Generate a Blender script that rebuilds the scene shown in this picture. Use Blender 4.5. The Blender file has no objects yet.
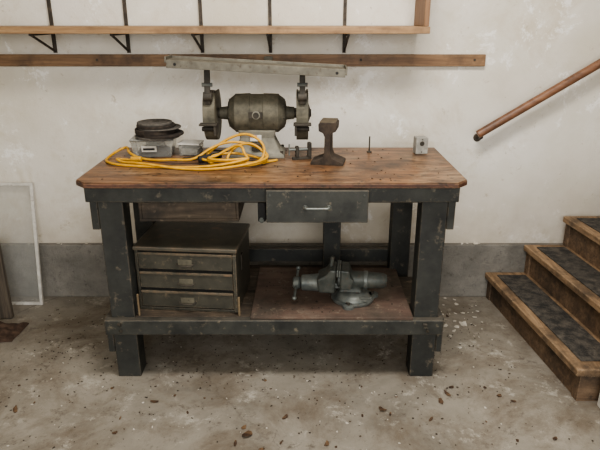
import bpy, bmesh, math, random
from mathutils import Vector, Matrix
from mathutils import noise as mn
random.seed(7)
S=bpy.context.scene
COL=S.collection
try:
    S.view_settings.look='AgX - Medium High Contrast'
except Exception: pass

# ---------------------------------------------------------------- materials
def new_mat(name):
    m=bpy.data.materials.new(name); m.use_nodes=True
    nt=m.node_tree; b=nt.nodes['Principled BSDF']
    return m,nt,b
def lin(c):
    return tuple(((v/255)/12.92 if v/255<=0.04045 else ((v/255+0.055)/1.055)**2.4) for v in c)+(1,)
def noise(nt,vec,scale,detail=6,rough=.6,dist=0):
    n=nt.nodes.new('ShaderNodeTexNoise'); n.inputs['Scale'].default_value=scale
    n.inputs['Detail'].default_value=detail; n.inputs['Roughness'].default_value=rough
    n.inputs['Distortion'].default_value=dist
    nt.links.new(vec,n.inputs['Vector']); return n.outputs['Fac']
def ramp(nt,fac,stops):
    r=nt.nodes.new('ShaderNodeValToRGB'); e=r.color_ramp.elements
    while len(e)<len(stops): e.new(.5)
    for i,(p,c) in enumerate(stops):
        e[i].position=p; e[i].color=c if len(c)==4 else lin(c)
    nt.links.new(fac,r.inputs['Fac']); return r.outputs['Color']
def mixc(nt,fac,a,b,mode='MIX'):
    m=nt.nodes.new('ShaderNodeMix'); m.data_type='RGBA'; m.blend_type=mode
    for sock,val in ((m.inputs[0],fac),(m.inputs[6],a),(m.inputs[7],b)):
        if hasattr(val,'links'): nt.links.new(val,sock)
        elif isinstance(val,(int,float)): sock.default_value=val
        else: sock.default_value=val if len(val)==4 else lin(val)
    return m.outputs[2]
def math_(nt,op,a,b_):
    m=nt.nodes.new('ShaderNodeMath'); m.operation=op; m.use_clamp=True
    for s,v in ((m.inputs[0],a),(m.inputs[1],b_)):
        if hasattr(v,'links'): nt.links.new(v,s)
        else: s.default_value=v
    return m.outputs[0]
def mapping(nt,scale=(1,1,1),rot=(0,0,0),loc=(0,0,0)):
    t=nt.nodes.new('ShaderNodeTexCoord'); m=nt.nodes.new('ShaderNodeMapping')
    m.inputs['Scale'].default_value=scale; m.inputs['Rotation'].default_value=rot; m.inputs['Location'].default_value=loc
    nt.links.new(t.outputs['Object'],m.inputs['Vector']); return m.outputs['Vector']
def bump(nt,b,h,strength=.3,dist=.002):
    n=nt.nodes.new('ShaderNodeBump'); n.inputs['Strength'].default_value=strength; n.inputs['Distance'].default_value=dist
    nt.links.new(h,n.inputs['Height']); nt.links.new(n.outputs['Normal'],b.inputs['Normal'])
def edgewear(nt,v,c,col,radius=.007,scale=35,thr=.42):
    bv=nt.nodes.new('ShaderNodeBevel'); bv.samples=4; bv.inputs['Radius'].default_value=radius
    ge=nt.nodes.new('ShaderNodeNewGeometry')
    dp=nt.nodes.new('ShaderNodeVectorMath'); dp.operation='DOT_PRODUCT'
    nt.links.new(bv.outputs[0],dp.inputs[0]); nt.links.new(ge.outputs['Normal'],dp.inputs[1])
    e=ramp(nt,dp.outputs['Value'],[(.86,BW[1]),(.985,BW[0])])
    n=ramp(nt,noise(nt,v,scale,6,.7),[(thr,BW[0]),(thr+.12,BW[1])])
    return mixc(nt,math_(nt,'MULTIPLY',e,n),c,col)
BW=((0,0,0,1),(1,1,1,1))
def worn(name,c1,c2,c3=None,scale=18,t=(.45,.65),rough=.7,metal=0,bs=.25,c3t=(.62,.7),edge=None,dust=None):
    m,nt,b=new_mat(name); v=mapping(nt)
    n=noise(nt,v,scale,8,.65)
    c=ramp(nt,n,[(t[0],c1),(t[1],c2)])
    if c3:
        n2=noise(nt,v,scale*2.7,6,.7)
        f=ramp(nt,n2,[(c3t[0],BW[0]),(c3t[1],BW[1])])
        c=mixc(nt,f,c,c3)
    if edge: c=edgewear(nt,v,c,edge)
    if dust:
        ge=nt.nodes.new('ShaderNodeNewGeometry'); sp=nt.nodes.new('ShaderNodeSeparateXYZ'); nt.links.new(ge.outputs['Normal'],sp.inputs[0])
        up=ramp(nt,sp.outputs['Z'],[(.5,BW[0]),(1,BW[1])])
        dn=ramp(nt,noise(nt,v,9,8,.7),[(.35,(.2,.2,.2,1)),(.65,(.8,.8,.8,1))])
        c=mixc(nt,math_(nt,'MULTIPLY',up,dn),c,dust)
    nt.links.new(c,b.inputs['Base Color']); b.inputs['Roughness'].default_value=rough; b.inputs['Metallic'].default_value=metal
    bump(nt,b,n,bs,.002); return m
def wood(name,cs,axis=0,gs=5,stretch=14,rough=.6,dirt=None,dt=(.55,.75),ds=3,bs=.2,spots=None,pale=None,edge=None,streak=None):
    m,nt,b=new_mat(name)
    sc=[stretch]*3; sc[axis]=1
    v=mapping(nt,tuple(sc)); v0=mapping(nt)
    n=noise(nt,v,gs,8,.65,.6)
    c=ramp(nt,n,[(.3,cs[0]),(.5,cs[1]),(.7,cs[2])])
    if pale:
        f=ramp(nt,noise(nt,v0,4.3,9,.7,.3),[(.48,BW[0]),(.68,BW[1])]); c=mixc(nt,f,c,pale)
    if streak:
        s2=[5]*3; s2[axis]=1
        f=ramp(nt,noise(nt,mapping(nt,tuple(s2),loc=(3,1,2)),4,10,.75,.4),[(.48,BW[0]),(.60,BW[1])]); c=mixc(nt,f,c,streak)
    if dirt:
        f=ramp(nt,noise(nt,v0,ds,8,.7),[(dt[0],BW[0]),(dt[1],BW[1])])
        c=mixc(nt,f,c,dirt)
    if spots:
        f=ramp(nt,noise(nt,v0,24,8,.75),[(.57,BW[0]),(.65,BW[1])]); c=mixc(nt,f,c,spots)
    if edge: c=edgewear(nt,v0,c,edge,.008)
    nt.links.new(c,b.inputs['Base Color']); b.inputs['Roughness'].default_value=rough
    bump(nt,b,n,bs,.002); return m

M={}
WR=(116,104,86)
M['bench']=worn('worn_green_grey_paint',(38,39,37),(66,67,62),(108,101,86),9,(.35,.68),.6,c3t=(.58,.68),edge=WR,dust=(92,86,76))
M['benchv']=worn('worn_green_grey_paint_b',(36,37,36),(60,61,57),(102,94,80),7,(.35,.68),.65,c3t=(.58,.68),edge=WR,dust=(88,80,70))
M['cab']=worn('cabinet_olive_enamel',(56,55,48),(78,75,65),(112,100,82),12,(.35,.7),.5,c3t=(.58,.70),edge=(130,116,96))
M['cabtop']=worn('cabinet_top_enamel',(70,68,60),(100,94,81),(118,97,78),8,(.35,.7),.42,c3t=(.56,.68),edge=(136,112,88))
M['dark']=worn('dark_void_paint',(24,24,23),(34,32,30),rough=.8)
M['cast']=worn('dusty_grey_green_casting',(74,71,60),(108,103,88),(62,52,42),22,(.35,.65),.75,.0)
M['castl']=worn('dusty_grey_base',(106,104,94),(138,134,120),(88,78,64),18,(.35,.65),.75,0)
M['castd']=worn('dark_cast_iron',(48,45,38),(76,70,61),(88,66,48),26,(.35,.65),.7,.1)
M['wheel']=worn('abrasive_grey',(92,88,82),(116,110,102),scale=60,rough=.95,bs=.6)
M['rust']=worn('rusty_rail_steel',(48,41,35),(76,64,53),(42,36,30),30,(.35,.65),.75,.2,.5)
M['railhead']=worn('worn_rail_head',(82,74,60),(110,99,82),(66,55,44),30,(.35,.65),.6,.2)
M['steel']=worn('vise_grey_steel',(92,98,97),(132,135,129),(104,78,62),20,(.35,.65),.45,.35,c3t=(.58,.7))
M['steeld']=worn('vise_dark_paint',(60,65,62),(92,95,89),(104,80,64),20,(.35,.65),.5,.15,c3t=(.56,.7))
M['strip']=worn('dull_grey_steel_angle',(88,84,74),(118,113,100),(74,64,52),16,(.35,.65),.5,.45,c3t=(.58,.68))
M['yellow']=worn('yellow_cord',(196,146,40),(214,168,64),scale=40,rough=.5,bs=.05)
M['black']=worn('black_rubber',(24,24,24),(40,38,36),scale=50,rough=.75)
M['brk']=worn('dark_bracket_metal',(58,52,45),(84,75,64),scale=30,rough=.6,metal=.3)
M['greybox']=worn('grey_painted_box',(136,134,127),(168,166,157),(104,96,84),30,rough=.55,bs=.1,c3t=(.60,.70))
M['label']=worn('paper_label',(190,187,178),(210,208,200),scale=50,rough=.7,bs=.02)
M['red']=worn('red_label',(150,50,36),(170,66,46),scale=50,rough=.6,bs=.02)
M['frame']=worn('white_frame_paint',(188,185,177),(212,209,202),(140,128,112),16,rough=.5,c3t=(.60,.70))
M['disc']=worn('sanding_disc_brown',(42,36,31),(66,57,48),scale=60,rough=.9)
M['discg']=worn('sanding_disc_grey',(80,76,71),(104,99,91),scale=60,rough=.9)
M['leaf']=worn('dry_leaf',(70,52,39),(116,91,65),scale=25,rough=.8)
M['chip']=worn('paint_chip',(190,184,172),(218,213,204),scale=25,rough=.7)
M['grit']=worn('grit_crumb',(54,47,40),(100,88,73),scale=25,rough=.9)
M['cloth']=worn('brown_rag',(66,51,42),(94,75,62),scale=30,rough=.95,bs=.5)
M['greyboard']=wood('weathered_board',[(54,49,43),(78,70,61),(100,90,77)],2,rough=.8)
M['top']=wood('worn_benchtop_wood',[(82,58,41),(128,93,64),(158,122,88)],0,4,11,.40,(68,54,43),(.50,.66),2.6,.35,spots=(55,44,36),pale=(150,127,100),streak=(88,66,49))
M['topedge']=wood('reddish_top_edge',[(64,43,35),(94,63,49),(124,91,69)],0,6,12,.5,(56,43,36),(.45,.62),8,.4,spots=(48,39,33),edge=(148,118,86))
M['ply']=wood('dusty_red_brown_plywood',[(76,60,52),(97,78,68),(118,98,84)],0,3,7,.75,(72,64,56),(.45,.65),5,.2,spots=(124,111,96),pale=(112,99,87))
M['shelfb']=wood('dirty_shelf_boards',[(62,53,45),(84,73,60),(105,92,77)],0,4,12,.7,(54,48,42),(.45,.65),5,.2,spots=(112,99,84))
M['shelfw']=wood('shelf_pine',[(122,93,64),(152,121,86),(174,143,107)],0,4,14,.6,(106,82,58),(.50,.68),4)
M['railw']=wood('brown_wall_rail',[(96,71,50),(126,97,69),(148,118,87)],0,4,14,.55,(80,61,44),(.46,.64),4)
M['endw']=wood('shelf_end_wood',[(98,71,49),(126,94,66),(146,112,80)],2,4,14,.55)
M['hand']=wood('handrail_wood',[(98,67,48),(126,89,65),(146,108,80)],0,4,12,.45,(88,63,47),(.5,.66),6)
M['stair']=wood('stair_wood',[(106,86,65),(140,115,88),(166,141,112)],1,4,14,.65,(82,68,54),(.46,.64),5,edge=(178,154,124),spots=(84,70,56))
M['stairs']=wood('stair_stringer_wood',[(82,66,51),(108,88,69),(132,110,88)],0,4,12,.7,(66,55,45),(.46,.64),5,edge=(150,127,102),spots=(68,57,46))
M['stick']=wood('stick_wood',[(94,80,62),(120,104,80),(136,118,92)],2,6,14,.7)

m,nt,b=new_mat('rubber_tread_mat'); v=mapping(nt)
vo=nt.nodes.new('ShaderNodeTexVoronoi'); vo.inputs['Scale'].default_value=70; nt.links.new(v,vo.inputs['Vector'])
c=ramp(nt,noise(nt,v,18,8,.75),[(.42,(46,45,43)),(.66,(96,90,82))])
nt.links.new(c,b.inputs['Base Color']); b.inputs['Roughness'].default_value=.8; bump(nt,b,vo.outputs['Distance'],1,.004); M['mat']=m

m,nt,b=new_mat('clear_plastic_tub'); b.inputs['Base Color'].default_value=lin((206,206,200)); b.inputs['Roughness'].default_value=.2
b.inputs['Transmission Weight'].default_value=.75; b.inputs['IOR'].default_value=1.25; M['tub']=m
m,nt,b=new_mat('dusty_glass_pane'); b.inputs['Base Color'].default_value=lin((206,206,200)); b.inputs['Roughness'].default_value=.3
b.inputs['Alpha'].default_value=.16; M['pane']=m

m,nt,b=new_mat('stained_white_wall'); v=mapping(nt)
c=ramp(nt,noise(nt,v,1.3,6,.6),[(.35,(206,199,184)),(.62,(227,223,214))])
f=ramp(nt,noise(nt,v,2.6,10,.74,.5),[(.50,BW[0]),(.70,BW[1])]); f=mixc(nt,.85,BW[0],f); c=mixc(nt,f,c,(196,184,162))
f=ramp(nt,noise(nt,v,5.2,10,.78,.3),[(.58,BW[0]),(.63,BW[1])]); f=mixc(nt,.8,BW[0],f); c=mixc(nt,f,c,(240,238,233))
f=ramp(nt,noise(nt,v,13,9,.8,.3),[(.60,BW[0]),(.70,BW[1])]); c=mixc(nt,f,c,(174,160,137))
f=ramp(nt,noise(nt,v,34,6,.75),[(.66,BW[0]),(.72,BW[1])]); c=mixc(nt,f,c,(140,126,106))
sp=nt.nodes.new('ShaderNodeSeparateXYZ'); nt.links.new(v,sp.inputs[0])
mr=nt.nodes.new('ShaderNodeMapRange'); mr.inputs[1].default_value=.30; mr.inputs[2].default_value=.8; mr.inputs[3].default_value=.85; mr.inputs[4].default_value=0
nt.links.new(sp.outputs['Z'],mr.inputs[0])
c=mixc(nt,math_(nt,'MULTIPLY',mr.outputs[0],noise(nt,v,5,8,.7)),c,(150,134,110))
nt.links.new(c,b.inputs['Base Color']); b.inputs['Roughness'].default_value=.8
bump(nt,b,noise(nt,v,9,10,.75),.5,.008); M['wall']=m

m,nt,b=new_mat('foundation_concrete'); v=mapping(nt)
c=ramp(nt,noise(nt,v,5,10,.7),[(.3,(100,97,91)),(.7,(144,140,132))])
f=ramp(nt,noise(nt,v,30,8,.8),[(.56,BW[0]),(.68,BW[1])]); c=mixc(nt,f,c,(80,76,71))
nt.links.new(c,b.inputs['Base Color']); b.inputs['Roughness'].default_value=.9
bump(nt,b,noise(nt,v,25,10,.75),1,.014); M['found']=m

m,nt,b=new_mat('stained_concrete_floor'); v=mapping(nt)
c=ramp(nt,noise(nt,v,1.7,8,.68,.3),[(.32,(108,103,94)),(.5,(138,132,121)),(.7,(158,152,141))])
f=ramp(nt,noise(nt,v,2.4,10,.78,.4),[(.46,BW[0]),(.60,BW[1])]); f=mixc(nt,.72,BW[0],f); c=mixc(nt,f,c,(104,92,77))
f=ramp(nt,noise(nt,v,6,10,.8,.2),[(.56,BW[0]),(.65,BW[1])]); c=mixc(nt,f,c,(174,169,158))
f=ramp(nt,noise(nt,v,9,9,.8,.2),[(.56,BW[0]),(.66,BW[1])]); f=mixc(nt,.75,BW[0],f); c=mixc(nt,f,c,(80,70,59))
f=ramp(nt,noise(nt,v,55,6,.8),[(.60,BW[0]),(.68,BW[1])]); c=mixc(nt,f,c,(82,73,62))
wv=mixc(nt,.2,v,noise(nt,v,3,8,.7))
vo=nt.nodes.new('ShaderNodeTexVoronoi'); vo.feature='DISTANCE_TO_EDGE'; vo.inputs['Scale'].default_value=.6; nt.links.new(wv,vo.inputs['Vector'])
f=ramp(nt,vo.outputs['Distance'],[(0.0,BW[1]),(.003,BW[0])]); f=mixc(nt,.4,BW[0],f)
c=mixc(nt,f,c,(76,68,60))
nt.links.new(c,b.inputs['Base Color'])
r=ramp(nt,noise(nt,v,6,6,.6),[(.3,(.5,.5,.5,1)),(.7,(.8,.8,.8,1))]); nt.links.new(r,b.inputs['Roughness'])
bump(nt,b,noise(nt,v,18,10,.75),.5,.006); M['floor']=m
M['ceil']=worn('ceiling_paint',(190,184,172),(206,200,190),scale=3,rough=.9)

# ---------------------------------------------------------------- helpers
GL={}
def grp(name,loc=(0,0,0),rotz=0,local=False):
    e=bpy.data.objects.new(name,None); e.empty_display_size=.1
    e.location=loc; e.rotation_euler=(0,0,rotz); COL.objects.link(e)
    GL[e.name]=local; return e
def put(name,me,mat,parent=None,smooth=False,bevel=0,seg=2):
    o=bpy.data.objects.new(name,me); COL.objects.link(o)
    if mat is not None: me.materials.append(mat)
    if smooth:
        for p in me.polygons: p.use_smooth=True
    if bevel:
        bv=o.modifiers.new('bevel','BEVEL'); bv.width=bevel; bv.segments=seg; bv.limit_method='ANGLE'; bv.angle_limit=math.radians(35)
    if parent:
        o.parent=parent
        if not GL[parent.name]: o.location=-Vector(parent.location)
    return o
def bm2me(bm,name):
    bmesh.ops.recalc_face_normals(bm,faces=bm.faces[:])
    me=bpy.data.meshes.new(name); bm.to_mesh(me); bm.free(); return me
def box(name,x0,x1,y0,y1,z0,z1,mat,parent=None,bevel=.003,rot=None):
    bm=bmesh.new(); bmesh.ops.create_cube(bm,size=1)
    c=Vector(((x0+x1)/2,(y0+y1)/2,(z0+z1)/2)); s=(abs(x1-x0),abs(y1-y0),abs(z1-z0))
    for v in bm.verts:
        p=Vector((v.co.x*s[0],v.co.y*s[1],v.co.z*s[2]))
        if rot is not None: p=rot@p
        v.co=p+c
    return put(name,bm2me(bm,name),mat,parent,False,min(bevel,min(s)*.3) if bevel else 0)
def prism(name,pts,axis,a0,a1,mat,parent=None,bevel=.002,smooth=False):
    def mk(p,a):
        return {'x':(a,p[0],p[1]),'y':(p[0],a,p[1]),'z':(p[0],p[1],a)}[axis]
    bm=bmesh.new(); A=[bm.verts.new(mk(p,a0)) for p in pts]; B=[bm.verts.new(mk(p,a1)) for p in pts]
    n=len(pts); bm.faces.new(A); bm.faces.new(B[::-1])
    for i in range(n): bm.faces.new((A[i],A[(i+1)%n],B[(i+1)%n],B[i]))
    return put(name,bm2me(bm,name),mat,parent,smooth,bevel)
def lathe(name,prof,org,axis,mat,parent=None,seg=40,smooth=True):
    ax=Vector(axis).normalized(); u=ax.orthogonal().normalized(); w=ax.cross(u); org=Vector(org)
    bm=bmesh.new(); rings=[]
    for t,r in prof:
        if r<1e-6: rings.append([bm.verts.new(org+ax*t)])
        else: rings.append([bm.verts.new(org+ax*t+(u*math.cos(2*math.pi*i/seg)+w*math.sin(2*math.pi*i/seg))*r) for i in range(seg)])
    for a,b_ in zip(rings,rings[1:]):
        for i in range(seg):
            j=(i+1)%seg
            if len(a)==1 and len(b_)==1: continue
            if len(a)==1: bm.faces.new((a[0],b_[i],b_[j]))
            elif len(b_)==1: bm.faces.new((a[i],a[j],b_[0]))
            else: bm.faces.new((a[i],a[j],b_[j],b_[i]))
    if len(rings[0])>1: bm.faces.new(rings[0])
    if len(rings[-1])>1: bm.faces.new(rings[-1])
    o=put(name,bm2me(bm,name),mat,parent,smooth)
    if smooth:
        es=o.modifiers.new('es','EDGE_SPLIT'); es.split_angle=math.radians(38)
    return o
def cyl(name,p0,p1,r0,mat,parent=None,r1=None,seg=24):
    p0=Vector(p0); p1=Vector(p1); L=(p1-p0).length; r1=r0 if r1 is None else r1; e=min(r0,r1)*.12
    return lathe(name,[(0,r0-e),(e,r0),(L-e,r1),(L,r1-e)],p0,p1-p0,mat,parent,seg)
def tube(name,pts,r,mat,parent=None,cyclic=False,res=6,kind='NURBS'):
    cu=bpy.data.curves.new(name,'CURVE'); cu.dimensions='3D'; cu.bevel_depth=r; cu.bevel_resolution=3; cu.resolution_u=res; cu.use_fill_caps=True
    sp=cu.splines.new(kind); sp.points.add(len(pts)-1)
    for i,p in enumerate(pts): sp.points[i].co=(p[0],p[1],p[2],1)
    if kind=='NURBS': sp.order_u=3; sp.use_endpoint_u=True
    sp.use_cyclic_u=cyclic
    tmp=bpy.data.objects.new(name+'_t',cu); COL.objects.link(tmp)
    dg=bpy.context.evaluated_depsgraph_get(); me=bpy.data.meshes.new_from_object(tmp.evaluated_get(dg))
    bpy.data.objects.remove(tmp)
    me.materials.clear()
    return put(name,me,mat,parent,True)
def loft(name,secs,mat,parent=None,bevel=.004,cx=0,cy=0):
    bm=bmesh.new(); R=[]
    for z,hx,hy in secs:
        R.append([bm.verts.new((cx+sx*hx,cy+sy*hy,z)) for sx,sy in((-1,-1),(1,-1),(1,1),(-1,1))])
    for a,b_ in zip(R,R[1:]):
        for i in range(4): bm.faces.new((a[i],a[(i+1)%4],b_[(i+1)%4],b_[i]))
    bm.faces.new(R[0]); bm.faces.new(R[-1][::-1])
    return put(name,bm2me(bm,name),mat,parent,False,bevel,3)

# ---------------------------------------------------------------- room shell
WY=2.985
box('floor',-2.2,3.0,-3.2,3.3,-.1,0,M['floor'],bevel=0)
box('wall_back',-2.2,3.0,WY,3.2,0,2.7,M['wall'],bevel=0)
box('wall_left',-2.3,-2.1,-3.2,WY,0,2.7,M['wall'],bevel=0)
box('wall_right',2.7,2.9,-3.2,WY,0,2.7,M['wall'],bevel=0)
box('ceiling',-2.3,3.0,-3.2,3.2,2.7,2.8,M['ceil'],bevel=0)
box('baseboard_back',-2.1,2.7,2.95,WY,0,.315,M['found'],bevel=.004)

# ---------------------------------------------------------------- workbench
B=grp('workbench',(-.1,2.45,0))
TZ=.902
LT=.879
ch=.045
X0,X1=-.868,.648
prism('benchtop_slab',[(X0+ch,2.122),(X1-ch,2.122),(X1,2.122+ch),(X1,2.75),(X0,2.75),(X0,2.122+ch)],'z',LT,TZ-.004,M['topedge'],B,.003)
prism('benchtop_surface',[(X0+ch+.002,2.124),(X1-ch-.002,2.124),(X1-.002,2.124+ch),(X1-.002,2.748),(X0+.002,2.748),(X0+.002,2.124+ch)],'z',TZ-.004,TZ,M['top'],B,.002)
for n,(x0,x1,y0,y1) in {'leg_1':(-.80,-.70,2.18,2.27),'leg_2':(.482,.585,2.18,2.27),'leg_3':(-.80,-.71,2.64,2.72),'leg_4':(.445,.54,2.64,2.72),'leg_5':(.115,.20,2.66,2.72)}.items():
    box(n,x0,x1,y0,y1,0,LT,M['benchv'],B,.004)
box('apron_front',-.835,.618,2.15,2.18,.815,LT,M['bench'],B)
box('apron_front_lower',-.70,.482,2.19,2.215,.80,LT,M['benchv'],B)
box('apron_back',-.80,.60,2.72,2.745,.75,LT,M['benchv'],B)
box('side_apron_left',-.832,-.801,2.181,2.74,.69,LT,M['bench'],B)
box('side_apron_right',.586,.616,2.181,2.74,.69,LT,M['bench'],B)
box('rail_front',-.822,.602,2.145,2.179,.228,.298,M['bench'],B,.005)
box('rail_side_left',-.828,-.801,2.18,2.72,.125,.292,M['benchv'],B)
box('rail_side_right',.586,.612,2.18,2.72,.125,.292,M['benchv'],B)
box('rail_back',-.80,.54,2.722,2.75,.315,.385,M['benchv'],B)
for i,(a,b_) in enumerate([(2.181,2.30),(2.303,2.44),(2.443,2.58),(2.583,2.72)]):
    x0,x1=(-.699,.481) if i in(0,) else ((-.80,.585) if i in (1,2) else (-.70,.444))
    box('shelf_board_%d'%i,x0,x1,a,b_,.272,.298,M['shelfb'],B,.002)
box('shelf_plywood',-.205,.475,2.15,2.66,.299,.311,M['ply'],B,.002,rot=Matrix.Rotation(math.radians(-.6),3,'Z'))
box('drawer_front',-.13,.262,2.110,2.133,.745,.874,M['bench'],B,.003)
box('drawer_box',-.115,.247,2.216,2.6,.755,.85,M['benchv'],B)
for x in (-.115,.237): box('drawer_side',x,x+.01,2.133,2.22,.755,.81,M['benchv'],B)
box('drawer_runner_left',-.155,-.132,2.17,2.6,.735,.80,M['dark'],B)
tube('drawer_pull',[(.02,2.112,.808),(.02,2.092,.808),(.03,2.09,.808),(.10,2.09,.808),(.11,2.092,.808),(.11,2.112,.808)],.0045,M['steel'],B)
for x in(.02,.11): cyl('pull_rose',(x,2.110,.808),(x,2.105,.808),.009,M['steeld'],B)
for x in(-.115,.245): cyl('drawer_screw',(x,2.110,.855),(x,2.107,.855),.004,M['steeld'],B,seg=10)
box('under_drawer_bottom',-.66,-.25,2.25,2.62,.70,.712,M['shelfb'],B)
for x in(-.66,-.262): box('under_drawer_side',x,x+.012,2.25,2.62,.712,LT,M['shelfb'],B)
box('under_drawer_back',-.648,-.262,2.608,2.62,.712,LT,M['dark'],B)
box('under_drawer_front',-.648,-.262,2.25,2.262,.712,LT,M['shelfb'],B)
box('latch_block',-.165,-.135,2.15,2.165,.735,.812,M['dark'],B)
cyl('latch_knob',(-.15,2.15,.745),(-.15,2.135,.745),.01,M['steeld'],B)
for x in(-.75,.533):
    for z in (.25,.28): cyl('carriage_bolt',(x+random.uniform(-.02,.02),2.145,z),(x,2.139,z),.007,M['castd'],B,seg=12)

# ---------------------------------------------------------------- tool cabinet
C=grp('tool_chest',(-.466,2.385,.2985),math.radians(-5),True)
w,d,h=.215,.158,.292
box('body_back',-w,w,d-.006,d,.012,h,M['cab'],C)
box('body_left',-w,-w+.012,-d,d-.006,.012,h-.01,M['cab'],C)
box('body_right',w-.012,w,-d,d-.006,.012,h-.01,M['cab'],C)
box('body_bottom',-w,w,-d,d,0,.014,M['cab'],C)
box('lid',-w-.006,w+.006,-d-.008,d+.004,h-.014,h+.004,M['cabtop'],C,.005)
zz=[.018,.106,.194]
for i,z in enumerate(zz):
    box('drawer_gap_%d'%i,-w+.012,w-.012,-d+.004,-d+.012,z-.003,z+.084,M['dark'],C,0)
    box('drawer_face_%d'%i,-w+.015,w-.015,-d-.006,-d+.004,z+.002,z+.077,M['cab'],C,.003)
    box('drawer_lip_%d'%i,-w+.016,w-.016,-d-.010,-d-.006,z+.068,z+.077,M['cabtop'],C,.002)
    box('label_plate_%d'%i,-.03,.03,-d-.009,-d-.006,z+.022,z+.05,M['cast'],C,.001)
    tube('handle_%d'%i,[(-.035,-d-.006,z+.03),(-.035,-d-.022,z+.025),(.035,-d-.022,z+.025),(.035,-d-.006,z+.03)],.0035,M['castd'],C)
box('lock_bar',w-.012,w+.003,-d-.014,-d-.004,.01,h-.02,M['cab'],C,.002)
box('side_hasp',w,w+.006,-.06,-.03,.16,.23,M['castd'],C,.002)
K=grp('wood_stick',(-.67,2.185,.299))
box('stick_a',-.686,-.678,2.184,2.192,.2985,.40,M['stick'],K,.002)
K2=grp('wood_stick',(-.255,2.19,.299))
box('stick_b',-.262,-.253,2.184,2.193,.2985,.385,M['stick'],K2,.002)

# ---------------------------------------------------------------- bench vise
V=grp('bench_vise',(.225,2.33,.3115),math.radians(-6),True)
lathe('swivel_base',[(0,.092),(.004,.095),(.012,.095),(.014,.088),(.014,.078),(.022,.074),(.032,.066),(.038,.055),(.042,.0)],(.01,-.005,0),(0,0,1),M['steel'],V,48)
for a in (20,140,260):
    a=math.radians(a); cx,cy=.01+.094*math.cos(a),-.005+.094*math.sin(a)
    lathe('base_lug',[(0,.026),(.012,.026),(.014,.02),(.014,0)],(cx,cy,0),(0,0,1),M['steel'],V,20)
    cyl('lug_bolt',(cx,cy,.012),(cx,cy,.022),.008,M['castd'],V,seg=6)
loft('body_pedestal',[(.038,.054,.038),(.060,.045,.03),(.080,.05,.036)],M['steeld'],V,.01)
lathe('body_barrel',[(-.06,.032),(-.055,.038),(.06,.038),(.10,.036),(.145,.033),(.157,.025),(.160,0)],(0,0,.090),(1,0,0),M['steeld'],V)
lathe('barrel_band',[(0,.038),(.003,.041),(.016,.041),(.019,.038)],(.055,0,.090),(1,0,0),M['steel'],V)
prism('fixed_jaw',[(-.045,.060),(.0,.060),(.014,.105),(-.0,.120),(-.008,.150),(-.045,.153)],'y',-.055,.055,M['steeld'],V,.006)
box('fixed_jaw_plate',-.053,-.045,-.06,.06,.124,.154,M['steel'],V,.002)
prism('moving_jaw',[(-.140,.040),(-.07,.040),(-.062,.153),(-.094,.153),(-.106,.128),(-.150,.104)],'y',-.055,.055,M['steeld'],V,.010)
box('moving_jaw_plate',-.062,-.054,-.06,.06,.124,.156,M['steel'],V,.002)
box('slide_bar',-.13,.02,-.018,.018,.050,.074,M['steel'],V,.003)
lathe('screw_housing',[(0,.030),(.006,.036),(.05,.038),(.09,.042)],(-.220,0,.064),(1,0,.05),M['steel'],V,28)
lathe('screw_head',[(0,.018),(.005,.026),(.026,.029),(.034,.022),(.038,0)],(-.258,0,.062),(1,0,0),M['steel'],V,24)
cyl('screw_handle',(-.242,-.085,.03),(-.242,.075,.098),.006,M['steel'],V)
lathe('handle_ball',[(-.01,0),(-.007,.008),(0,.011),(.007,.008),(.01,0)],(-.242,.077,.099),(0,0,1),M['steel'],V,16)
lathe('handle_ball_lower',[(-.01,0),(-.007,.008),(0,.011),(.007,.008),(.01,0)],(-.242,-.087,.029),(0,0,1),M['steel'],V,16)
cyl('swivel_lock_handle',(.04,-.06,.03),(.09,-.09,.045),.005,M['steel'],V)
cyl('jaw_top_bar',(-.088,.0,.150),(-.082,.0,.195),.009,M['steeld'],V)

# ---------------------------------------------------------------- bench grinder
gx,gy,gz=-.19,2.60,1.090
G=grp('bench_grinder',(gx,gy,TZ),0,True); z0=gz-TZ
prof=[(-.165,.026),(-.13,.03),(-.127,.05),(-.117,.066),(-.10,.078),(-.095,.084),(-.03,.086),(-.028,.083),(.028,.083),(.03,.086),(.095,.084),(.10,.078),(.117,.066),(.127,.05),(.13,.03),(.165,.026)]
lathe('motor_housing',prof,(0,0,z0),(1,0,0),M['cast'],G,48)
for s in(-1,1):
    for k in range(8):
        a=k*math.pi/4+.2
        cyl('bell_screw',(s*.113,.06*math.cos(a),z0+.06*math.sin(a)),(s*.123,.06*math.cos(a),z0+.06*math.sin(a)),.006,M['castd'],G,seg=10)
loft('pedestal',[(0.004,.118,.085),(.022,.115,.082),(.03,.10,.07),(.085,.075,.055),(.122,.085,.06)],M['castl'],G,.008)
loft('foot_plate',[(0,.122,.09),(.016,.12,.088)],M['castl'],G,.005)
for sx in(-1,1):
    for sy in(-1,1): cyl('foot_bolt',(sx*.108,sy*.07,.016),(sx*.108,sy*.07,.03),.008,M['castd'],G,seg=6)
box('nameplate',-.032,.028,-.0895,-.0835,z0-.012,z0+.018,M['castd'],G,.002)
lathe('name_badge',[(0,.018),(.003,.016),(.003,0)],(0,-.0895,z0+.003),(0,-1,0),M['castl'],G,24)
lathe('name_badge_core',[(0,.013),(.002,.012),(.002,0)],(0,-.0925,z0+.003),(0,-1,0),M['castd'],G,24)
tl=Matrix.Rotation(math.radians(-16),3,'X')
box('warning_label',-.03,.02,-.066,-.063,.074,.101,M['label'],G,0,rot=tl)
box('warning_stripe',-.03,.0,-.0685,-.066,.093,.100,M['red'],G,0,rot=tl)
box('switch_box',-.022,.022,-.083,-.067,.035,.068,M['castd'],G,.003)
cyl('switch_toggle',(0,-.083,.052),(0,-.096,.06),.005,M['steel'],G,seg=10)
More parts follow.
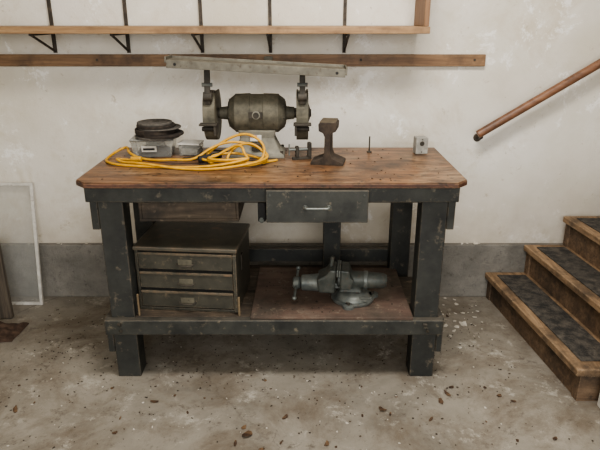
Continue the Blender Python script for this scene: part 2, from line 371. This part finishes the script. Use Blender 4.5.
def arcguard(name,x0,x1,ro,ri,a0,a1,mat):
    n=30; pts=[]
    for i in range(n+1):
        a=math.radians(a0+(a1-a0)*i/n); pts.append((ro*math.cos(a),z0+ro*math.sin(a)))
    for i in range(n,-1,-1):
        a=math.radians(a0+(a1-a0)*i/n); pts.append((ri*math.cos(a),z0+ri*math.sin(a)))
    bm=bmesh.new(); A=[bm.verts.new((x0,p[0],p[1])) for p in pts]; Bv=[bm.verts.new((x1,p[0],p[1])) for p in pts]
    N=len(pts)
    for i in range(n):
        for V_ in(A,Bv): bm.faces.new((V_[i],V_[i+1],V_[N-2-i],V_[N-1-i]))
    for i in range(N): bm.faces.new((A[i],A[(i+1)%N],Bv[(i+1)%N],Bv[i]))
    return put(name,bm2me(bm,name),mat,G)
for s,tag in((-1,'left'),(1,'right')):
    c=s*.2
    xi,xo=s*.178,s*.222
    lathe('grinding_wheel_'+tag,[(-.013,.03),(-.013,.098),(-.011,.1),(.011,.1),(.013,.098),(.013,.03)],(c,0,z0),(1,0,0),M['wheel'],G,48)
    arcguard('guard_rim_'+tag,min(xi,xo),max(xi,xo),.118,.108,-235,50,M['cast'])
    for nm,xa in(('inner',xi),('outer',xo)):
        pts=[]
        for i in range(33):
            a=math.radians(-230+285*i/32)
            pts.append((.118*math.cos(a),z0+.118*math.sin(a)))
        prism('guard_plate_%s_%s'%(nm,tag),pts,'x',xa-.004,xa+.004,M['cast'],G,.001)
    lathe('hub_cap_'+tag,[(0,.042),(.006,.042),(.010,.03),(.014,.018),(.018,.016),(.018,0)],(xo,0,z0),(s,0,0),M['castd'],G,24)
    cyl('arbor_'+tag,(s*.15,0,z0),(xo,0,z0),.022,M['castd'],G)
    box('tool_rest_'+tag,c-.038,c+.038,-.155,-.104,z0-.032,z0-.024,M['castd'],G,.002)
    box('rest_arm_'+tag,c-s*.028-.005,c-s*.028+.005,-.15,-.06,z0-.075,z0-.03,M['castd'],G,.002)
    cyl('rest_knob_'+tag,(c-.03,-.12,z0-.05),(c+.03,-.12,z0-.05),.01,M['castd'],G,seg=12)
    prism('shield_bracket_'+tag,[(-.10,z0+.05),(-.118,z0+.055),(-.125,z0+.10),(-.115,z0+.15),(-.10,z0+.205),(-.088,z0+.205),(-.10,z0+.14),(-.105,z0+.10)],'x',c-.012,c+.012,M['castd'],G,.002)
    lathe('bracket_boss_'+tag,[(-.018,.02),(.018,.02)],(c,-.11,z0+.085),(1,0,0),M['castd'],G,20)
    lathe('bracket_nut_'+tag,[(-.022,.009),(.022,.009)],(c,-.112,z0+.135),(1,0,0),M['steel'],G,6,smooth=False)

PC=grp('grinder_power_cord',(-.4,2.56,TZ),0,False)
tube('black_cord',[(-.335,2.63,TZ+.005),(-.37,2.64,TZ+.008),(-.42,2.60,TZ+.02),(-.435,2.55,TZ+.02),(-.40,2.515,TZ+.008),(-.44,2.51,TZ+.005),(-.50,2.505,TZ+.005),(-.52,2.485,TZ+.005),(-.47,2.472,TZ+.005),(-.42,2.485,TZ+.014),(-.385,2.49,TZ+.018)],.0045,M['black'],PC)
cyl('plug_barrel',(-.39,2.488,TZ+.016),(-.345,2.50,TZ+.020),.013,M['black'],PC)

A_=grp('metal_angle_bar',(-.178,2.49,1.309)); A_.rotation_euler=(0,math.radians(3.0),0); GL[A_.name]=True
box('top_flange',-.365,.365,-.055,.055,-.002,.002,M['strip'],A_,0)
box('front_flange',-.365,.365,-.059,-.055,-.030,.002,M['strip'],A_,.001)
box('back_flange',-.365,.365,.055,.059,-.002,.012,M['strip'],A_,.001)
box('end_tab_left',-.372,-.365,-.057,.057,-.01,.014,M['strip'],A_,.001)
box('end_tab_right',.365,.372,-.057,.057,-.022,.012,M['strip'],A_,.001)
for x in(-.33,.33): cyl('bolt_hole_rim',(x,-.059,-.014),(x,-.0605,-.014),.006,M['dark'],A_,seg=14)

Q=grp('small_bar_clamp',(.0,2.50,TZ),math.radians(12),True)
box('clamp_bar',-.035,.05,-.008,.008,.0,.012,M['castd'],Q,.002)
box('clamp_jaw_a',.034,.05,-.012,.012,.012,.075,M['castd'],Q,.003)
box('clamp_jaw_b',-.02,-.006,-.012,.012,.012,.06,M['castd'],Q,.003)
cyl('clamp_screw',(-.05,0,.045),(.034,0,.045),.006,M['steel'],Q,seg=14)
cyl('clamp_handle',(-.048,0,.02),(-.048,0,.07),.0035,M['steel'],Q,seg=10)

R=grp('rail_anvil',(.122,2.445,TZ),math.radians(-10),True)
pr=[(-.070,0),(.070,0),(.070,.010),(.02,.03),(.012,.05),(.011,.12),(.018,.136),(.036,.144),(.038,.172),(.032,.180),(-.032,.180),(-.038,.172),(-.036,.144),(-.018,.136),(-.011,.12),(-.012,.05),(-.02,.03),(-.070,.010)]
prism('rail_section',pr,'y',-.055,.055,M['rust'],R,.002)
box('polished_head',-.033,.033,-.054,.054,.1795,.183,M['railhead'],R,.001)

J=grp('small_metal_box',(.55,2.62,TZ),math.radians(8),True)
box('box_body',-.027,.027,-.022,.022,0,.078,M['greybox'],J,.004)
box('box_cover',-.028,.028,-.025,-.022,.004,.076,M['greybox'],J,.002)
lathe('box_knockout',[(0,.011),(.001,.010),(.001,0)],(0,-.025,.05),(0,-1,0),M['castd'],J,20)
for z in(.012,.069): cyl('box_screw',(0,-.025,z),(0,-.027,z),.003,M['castd'],J,seg=10)
N_=grp('steel_rod',(.32,2.64,TZ),0,True)
cyl('rod',(0,0,0),(0,0,.075),.0035,M['castd'],N_,seg=10)
cyl('rod_base',(0,0,0),(0,0,.005),.012,M['castd'],N_,seg=14)

T=grp('plastic_tub',(-.66,2.60,TZ),math.radians(4),True)
loft('tub_shell',[(0,.078,.06),(.004,.082,.063),(.078,.094,.072)],M['tub'],T,.012)
loft('tub_rim',[(.074,.096,.076),(.082,.097,.077)],M['tub'],T,.003)
loft('tub_contents',[(.004,.066,.05),(.03,.070,.053),(.045,.04,.05)],M['disc'],T,.01)
cyl('tub_content_roll',(-.03,-.02,.055),(.05,-.01,.058),.014,M['label'],T)
box('tub_label',-.045,.02,-.0755,-.072,.028,.055,M['label'],T,0,rot=Matrix.Rotation(math.radians(8),3,'X'))
box('tub_label_text',-.038,.012,-.0775,-.0755,.036,.045,M['black'],T,0,rot=Matrix.Rotation(math.radians(8),3,'X'))
D_=grp('sanding_discs',(-.640,2.595,TZ+.083),0,True)
zc=0.0
for i,(r,t,mm) in enumerate([(.100,.010,'discg'),(.102,.010,'disc'),(.09,.020,'disc'),(.096,.006,'discg'),(.085,.012,'disc'),(.078,.010,'discg')]):
    ox=[.0,.014,-.008,.010,-.004,-.010][i]; oy=random.uniform(-.006,.006)
    lathe('disc_%d'%i,[(0,.012),(0,r-.002),(.002,r),(t-.002,r),(t,r-.002),(t,.012),(0,.012)],(ox,oy,zc),(0,0,1),M[mm],D_,40); zc+=t
cyl('disc_spindle',(.0,0,0),(.0,0,zc+.004),.010,M['castd'],D_)
W=grp('clear_parts_box',(-.495,2.60,TZ),math.radians(-6),True)
loft('carton',[(0,.044,.04),(.05,.048,.044)],M['tub'],W,.006)
box('carton_lid',-.050,.050,-.046,.046,.051,.058,M['label'],W,.002)
box('carton_fill',-.036,.036,-.032,.032,.004,.035,M['label'],W,.002)

# extension cord: loose loops
Y=grp('extension_cord',(-.4,2.40,TZ),0,False)
pts=[]; z=TZ+.007
pts+=[(-.10,2.46,z),(-.14,2.43,z)]
LP=[(.125,.055,0,.01,.03),(.085,.040,.04,.0,.07),(.135,.05,-.02,.01,.10),(.075,.040,-.04,-.02,.05)]
for k,(rx,ry,dx,dy,lift) in enumerate(LP):
    for i in range(12):
        a=math.radians(-20+i*30)
        pts.append((-.27+dx+rx*math.cos(a)*(1+.10*math.sin(3*a+k)),2.405+dy+ry*math.sin(a),z+.009*k+lift*max(0,math.sin(a+.4*k-.3))**1.3))
pts+=[(-.2,2.37,z+.03),(-.3,2.335,z+.012),(-.42,2.33,z),(-.56,2.335,z),(-.68,2.35,z),(-.78,2.38,z),(-.838,2.44,z),(-.848,2.51,z),(-.833,2.57,z+.01),(-.80,2.60,z+.025),(-.775,2.58,z+.03),(-.76,2.52,z+.02),(-.70,2.485,z),(-.62,2.45,z),(-.54,2.42,z+.012),(-.45,2.41,z+.01),(-.38,2.44,z+.06),(-.3,2.455,z+.085),(-.2,2.455,z+.07),(-.13,2.43,z+.03),(-.15,2.37,z+.02),(-.25,2.31,z+.01),(-.38,2.29,z),(-.5,2.31,z),(-.62,2.34,z+.01),(-.7,2.375,z+.01),(-.75,2.40,z+.004),(-.79,2.43,z+.013),(-.78,2.475,z),(-.72,2.455,z)]
tube('cord',pts,.0056,M['yellow'],Y,res=5)
cyl('plug_body',(-.73,2.457,z+.004),(-.685,2.452,z+.006),.012,M['yellow'],Y)
cyl('cord_connector',(-.43,2.405,z+.014),(-.38,2.428,z+.020),.015,M['black'],Y)

# ---------------------------------------------------------------- wall shelf + rail
SH=grp('wall_shelf',(-.5,2.84,1.43),0,False)
box('shelf_plank',-2.09,.575,2.70,WY-.014,1.422,1.452,M['shelfw'],SH,.002)
box('shelf_end_panel',.553,.575,2.73,WY-.002,1.4525,1.80,M['endw'],SH,.002)
for i,x in enumerate([-1.93,-1.567,-1.205,-.843,-.48,-.145,.217]):
    box('standard_%d'%i,x-.008,x+.008,WY-.013,WY-.0005,1.325,2.15,M['brk'],SH,.001)
    tube('strut_%d'%i,[(x,2.73,1.416),(x,WY-.015,1.335)],.006,M['brk'],SH,kind='POLY')
    box('arm_%d'%i,x-.006,x+.006,2.72,WY-.013,1.412,1.422,M['brk'],SH,.001)
RL=grp('wall_rail',(-.5,2.96,1.29),0,False)
box('rail_board',-2.09,.915,WY-.022,WY-.0005,1.261,1.318,M['railw'],RL,.003)
for x in(-1.8,-1.0,-.3,.3,.86): cyl('rail_screw',(x,WY-.022,1.292),(x,WY-.026,1.292),.006,M['brk'],RL,seg=12)
box('rail_hook',-.175,-.135,WY-.04,WY-.022,1.245,1.31,M['castl'],RL,.003)

# ---------------------------------------------------------------- handrail
H=grp('stair_handrail',(1.4,2.9,1.2),0,False)
hx,hz,sl=.898,.932,.625
p0=Vector((hx,2.91,hz)); p1=Vector((2.3,2.91,hz+sl*(2.3-hx)))
cyl('rail_bar',p0,p1,.021,M['hand'],H,seg=24)
for x in(.92,1.75,2.2):
    zc=hz+sl*(x-hx)
    cyl('bracket_arm',(x,2.915,zc-.03),(x,WY-.004,zc-.042),.008,M['brk'],H,seg=12)
    cyl('bracket_plate',(x,WY-.006,zc-.042),(x,WY-.0005,zc-.042),.022,M['brk'],H,seg=20)
    cyl('bracket_neck',(x,2.915,zc-.033),(x,2.912,zc-.008),.008,M['brk'],H,seg=12)

# ---------------------------------------------------------------- stairs
ST=grp('wooden_staircase',(1.8,2.4,0),0,False)
noses=[(1.03,.155),(1.225,.32),(1.415,.485),(1.61,.65),(1.80,.815)]
YF,YB=2.0,2.948
for i,(nx,nz) in enumerate(noses):
    nxt=noses[i+1][0] if i+1<len(noses) else 1.99
    box('tread_%d'%i,nx,nxt+.035,YF,YB,nz-.034,nz,M['stair'],ST,.006)
    zb=noses[i-1][1] if i else 0
    box('riser_%d'%i,nx+.028,nx+.046,YF+.045,YB-.045,zb,nz-.034,M['stairs'],ST,.001)
    box('tread_mat_%d'%i,nx+.046,nxt+.006,YF+.06,YB-.05,nz,nz+.006,M['mat'],ST,.002)
prof=[(1.05,0)]
for i,(nx,nz) in enumerate(noses):
    nxt=noses[i+1][0] if i+1<len(noses) else 1.99
    prof+=[(nx+.02,nz-.034),(nxt+.02,nz-.034)]
prof+=[(2.01,.55),(1.35,0)]
prism('stringer_front',prof,'y',YF+.005,YF+.045,M['stairs'],ST,.002)
prism('stringer_back',prof,'y',YB-.045,YB-.002,M['stairs'],ST,.002)
box('landing_deck',1.99,2.58,YF,YB,.95,.98,M['stair'],ST,.004)
box('landing_riser',2.0,2.02,YF+.045,YB-.045,.815,.95,M['stairs'],ST,.001)
for x in(2.05,2.48):
    for y in(YF+.01,YB-.1): box('landing_post',x,x+.085,y,y+.085,0,.95,M['stairs'],ST,.003)
for o in ST.children:
    for v in o.data.vertices: v.co.x+=(YB-v.co.y)*.095
NP=grp('white_newel_post',(1.258,1.935,0),0,True)
box('post_shaft',-.045,.045,-.045,.045,0,.95,M['frame'],NP,.004)
box('post_cap',-.055,.055,-.055,.055,.95,.975,M['frame'],NP,.004)

# ---------------------------------------------------------------- left: framed pane, board, rag
F=grp('framed_glass_pane',(-1.60,2.855,0),0,True); F.rotation_euler=(math.radians(-9),0,0)
fw=.016
box('stile_right',.170,.170+fw,-.008,.008,0,.675,M['frame'],F,.002)
box('stile_left',-.34,-.34+fw,-.008,.008,0,.675,M['frame'],F,.002)
box('rail_top',-.324,.170,-.008,.008,.659,.675,M['frame'],F,.002)
box('rail_bottom',-.324,.170,-.008,.008,0,.016,M['frame'],F,.002)
box('pane',-.324,.170,-.002,.002,.016,.659,M['pane'],F,0)
bd=grp('scrap_board',(-1.535,2.70,0),0,True); bd.rotation_euler=(math.radians(-12),math.radians(-7),0)
box('board',-.13,.03,-.012,.012,0.004,.42,M['greyboard'],bd,.002)
bm=bmesh.new(); bmesh.ops.create_grid(bm,x_segments=24,y_segments=18,size=.5)
for v in bm.verts:
    x,y=v.co.x*.24,v.co.y*.18
    hh=.012+.04*abs(mn.noise(Vector((x*11,y*13,3))))+.02*mn.noise(Vector((x*25,y*20,8)))
    e=max(abs(v.co.x),abs(v.co.y))*2; hh*=max(0,1-e**6)
    v.co=Vector((-1.52+x+.02*mn.noise(Vector((y*9,2,1))),2.555+y+.02*mn.noise(Vector((x*9,5,1))),.002+max(hh,0)))
put('shop_rag',bm2me(bm,'shop_rag'),M['cloth'],smooth=True)

# ---------------------------------------------------------------- debris
def flakes(name,items,mat,curl=.3):
    bm=bmesh.new()
    for (x,y,z,s) in items:
        n=random.choice([5,6,7]); a0=random.uniform(0,6.28); asp=random.uniform(.35,.9)
        th=random.uniform(0,6.28); vs=[]
        tx,ty=random.uniform(-.25,.25)*curl,random.uniform(-.25,.25)*curl
        for i in range(n):
            a=a0+6.283*i/n; r=s*random.uniform(.6,1.2)
            px,py=r*math.cos(a),r*asp*math.sin(a)
            q=(px*math.cos(th)-py*math.sin(th),px*math.sin(th)+py*math.cos(th))
            vs.append([x+q[0],y+q[1],z+q[0]*tx+q[1]*ty+curl*abs(px)*.35])
        mz=min(v[2] for v in vs)
        low=[bm.verts.new((v[0],v[1],z+.0004+v[2]-mz)) for v in vs]
        up=[bm.verts.new((v[0],v[1],z+.0022+v[2]-mz)) for v in vs]
        bm.faces.new(up); bm.faces.new(low[::-1])
        for i in range(n): bm.faces.new((low[i],low[(i+1)%n],up[(i+1)%n],up[i]))
    return bm2me(bm,name)
def free(x,y):
    return not (x>.98 and y>1.85) and not (x<-1.35 and y>2.3)
DB=grp('floor_debris',(0,2,0),0,False)
it=[]
for _ in range(150):
    x=random.uniform(-1.5,1.35); y=random.choice([random.uniform(1.2,2.1),random.uniform(1.2,2.9)])
    if free(x,y): it.append((x,y,0,.004+.010*random.random()**2.5))
for x,y in [(-.14,1.72),(-.12,1.70),(-.27,1.66),(-.8,1.52),(-.53,1.45),(.33,1.95),(-1.15,1.95),(-.15,1.65),(-.06,1.9),(.05,1.6),(-.2,1.8),(.5,1.4),(-.17,1.70),(-.24,1.75),(-.31,1.63),(-.1,1.62),(.1,1.75),(-.22,1.55),(-.6,2.0),(.62,2.05),(.65,2.1),(.58,2.0)]:
    it.append((x,y,0,random.uniform(.012,.024)))
put('dry_leaves',flakes('dry_leaves',it,M['leaf'],.8),M['leaf'],DB)
it=[]
for _ in range(60):
    x=random.gauss(.80,.13); y=min(2.93,random.gauss(2.72,.12))
    if free(x,y) : it.append((x,y,0,random.uniform(.004,.016)))
for _ in range(8):
    x=random.gauss(.82,.04); y=random.gauss(2.66,.04); it.append((x,y,0,random.uniform(.014,.024)))
for _ in range(130):
    x=random.uniform(-1.3,.95); y=random.uniform(1.5,2.92)
    if free(x,y): it.append((x,y,0,random.uniform(.002,.007)))
put('paint_chips',flakes('paint_chips',it,M['chip'],.4),M['chip'],DB)
it=[]
for _ in range(1100):
    x=random.uniform(-1.5,1.4); y=random.choice([random.uniform(1.1,2.93),random.gauss(2.35,.2)])
    if free(x,y) and y<2.93: it.append((x,y,0,random.uniform(.0015,.0055)))
put('grit',flakes('grit',it,M['grit'],.5),M['grit'],DB)
LD=grp('ledge_paint_chips',(0,2.965,.315),0,False)
it=[(random.uniform(.62,1.0),random.uniform(2.955,2.98),.315,random.uniform(.006,.012)) for _ in range(8)]
it+=[(random.uniform(-1.5,-.9),random.uniform(2.955,2.98),.315,random.uniform(.004,.010)) for _ in range(6)]
it+=[(.965,2.968,.315,.02)]
put('chips',flakes('chips',it,M['chip'],.8),M['chip'],LD)
it=[(random.uniform(-.8,.6),random.uniform(2.15,2.7),TZ,random.uniform(.0015,.005)) for _ in range(90)]
put('benchtop_scraps',flakes('benchtop_scraps',it,M['grit'],.4),M['grit'],B)
it=[(random.uniform(-.17,.44),random.uniform(2.18,2.62),.311,random.uniform(.0015,.007)) for _ in range(90)]
put('shelf_crumbs',flakes('shelf_crumbs',it,M['chip'],.4),M['grit'],B)

# ---------------------------------------------------------------- light, world, camera
w=bpy.data.worlds.new('sky'); S.world=w; w.use_nodes=True
w.node_tree.nodes['Background'].inputs[0].default_value=(.86,.93,1,1); w.node_tree.nodes['Background'].inputs[1].default_value=.7
def area(name,loc,tgt,sx,sy,e,col):
    l=bpy.data.lights.new(name,'AREA'); l.shape='RECTANGLE'; l.size=sx; l.size_y=sy; l.energy=e; l.color=col
    o=bpy.data.objects.new(name,l); COL.objects.link(o); o.location=loc
    o.rotation_euler=(Vector(tgt)-Vector(loc)).to_track_quat('-Z','Y').to_euler(); return o
area('garage_door_daylight',(.2,-2.4,1.9),(.2,2.9,1.3),3.0,1.4,104,(1,.985,.965))
area('added_overhead_key',(.25,1.55,2.62),(.15,2.0,0),1.1,.35,50,(1,.955,.90))  # added overhead key without a fixture, for the shade under the bench

cd=bpy.data.cameras.new('camera'); cam=bpy.data.objects.new('camera',cd); COL.objects.link(cam)
cam.location=(0,0,1.5); cam.rotation_euler=(math.radians(90-19.9),0,0)
cd.sensor_width=36; cd.lens=34.8; cd.clip_start=.02
S.camera=cam
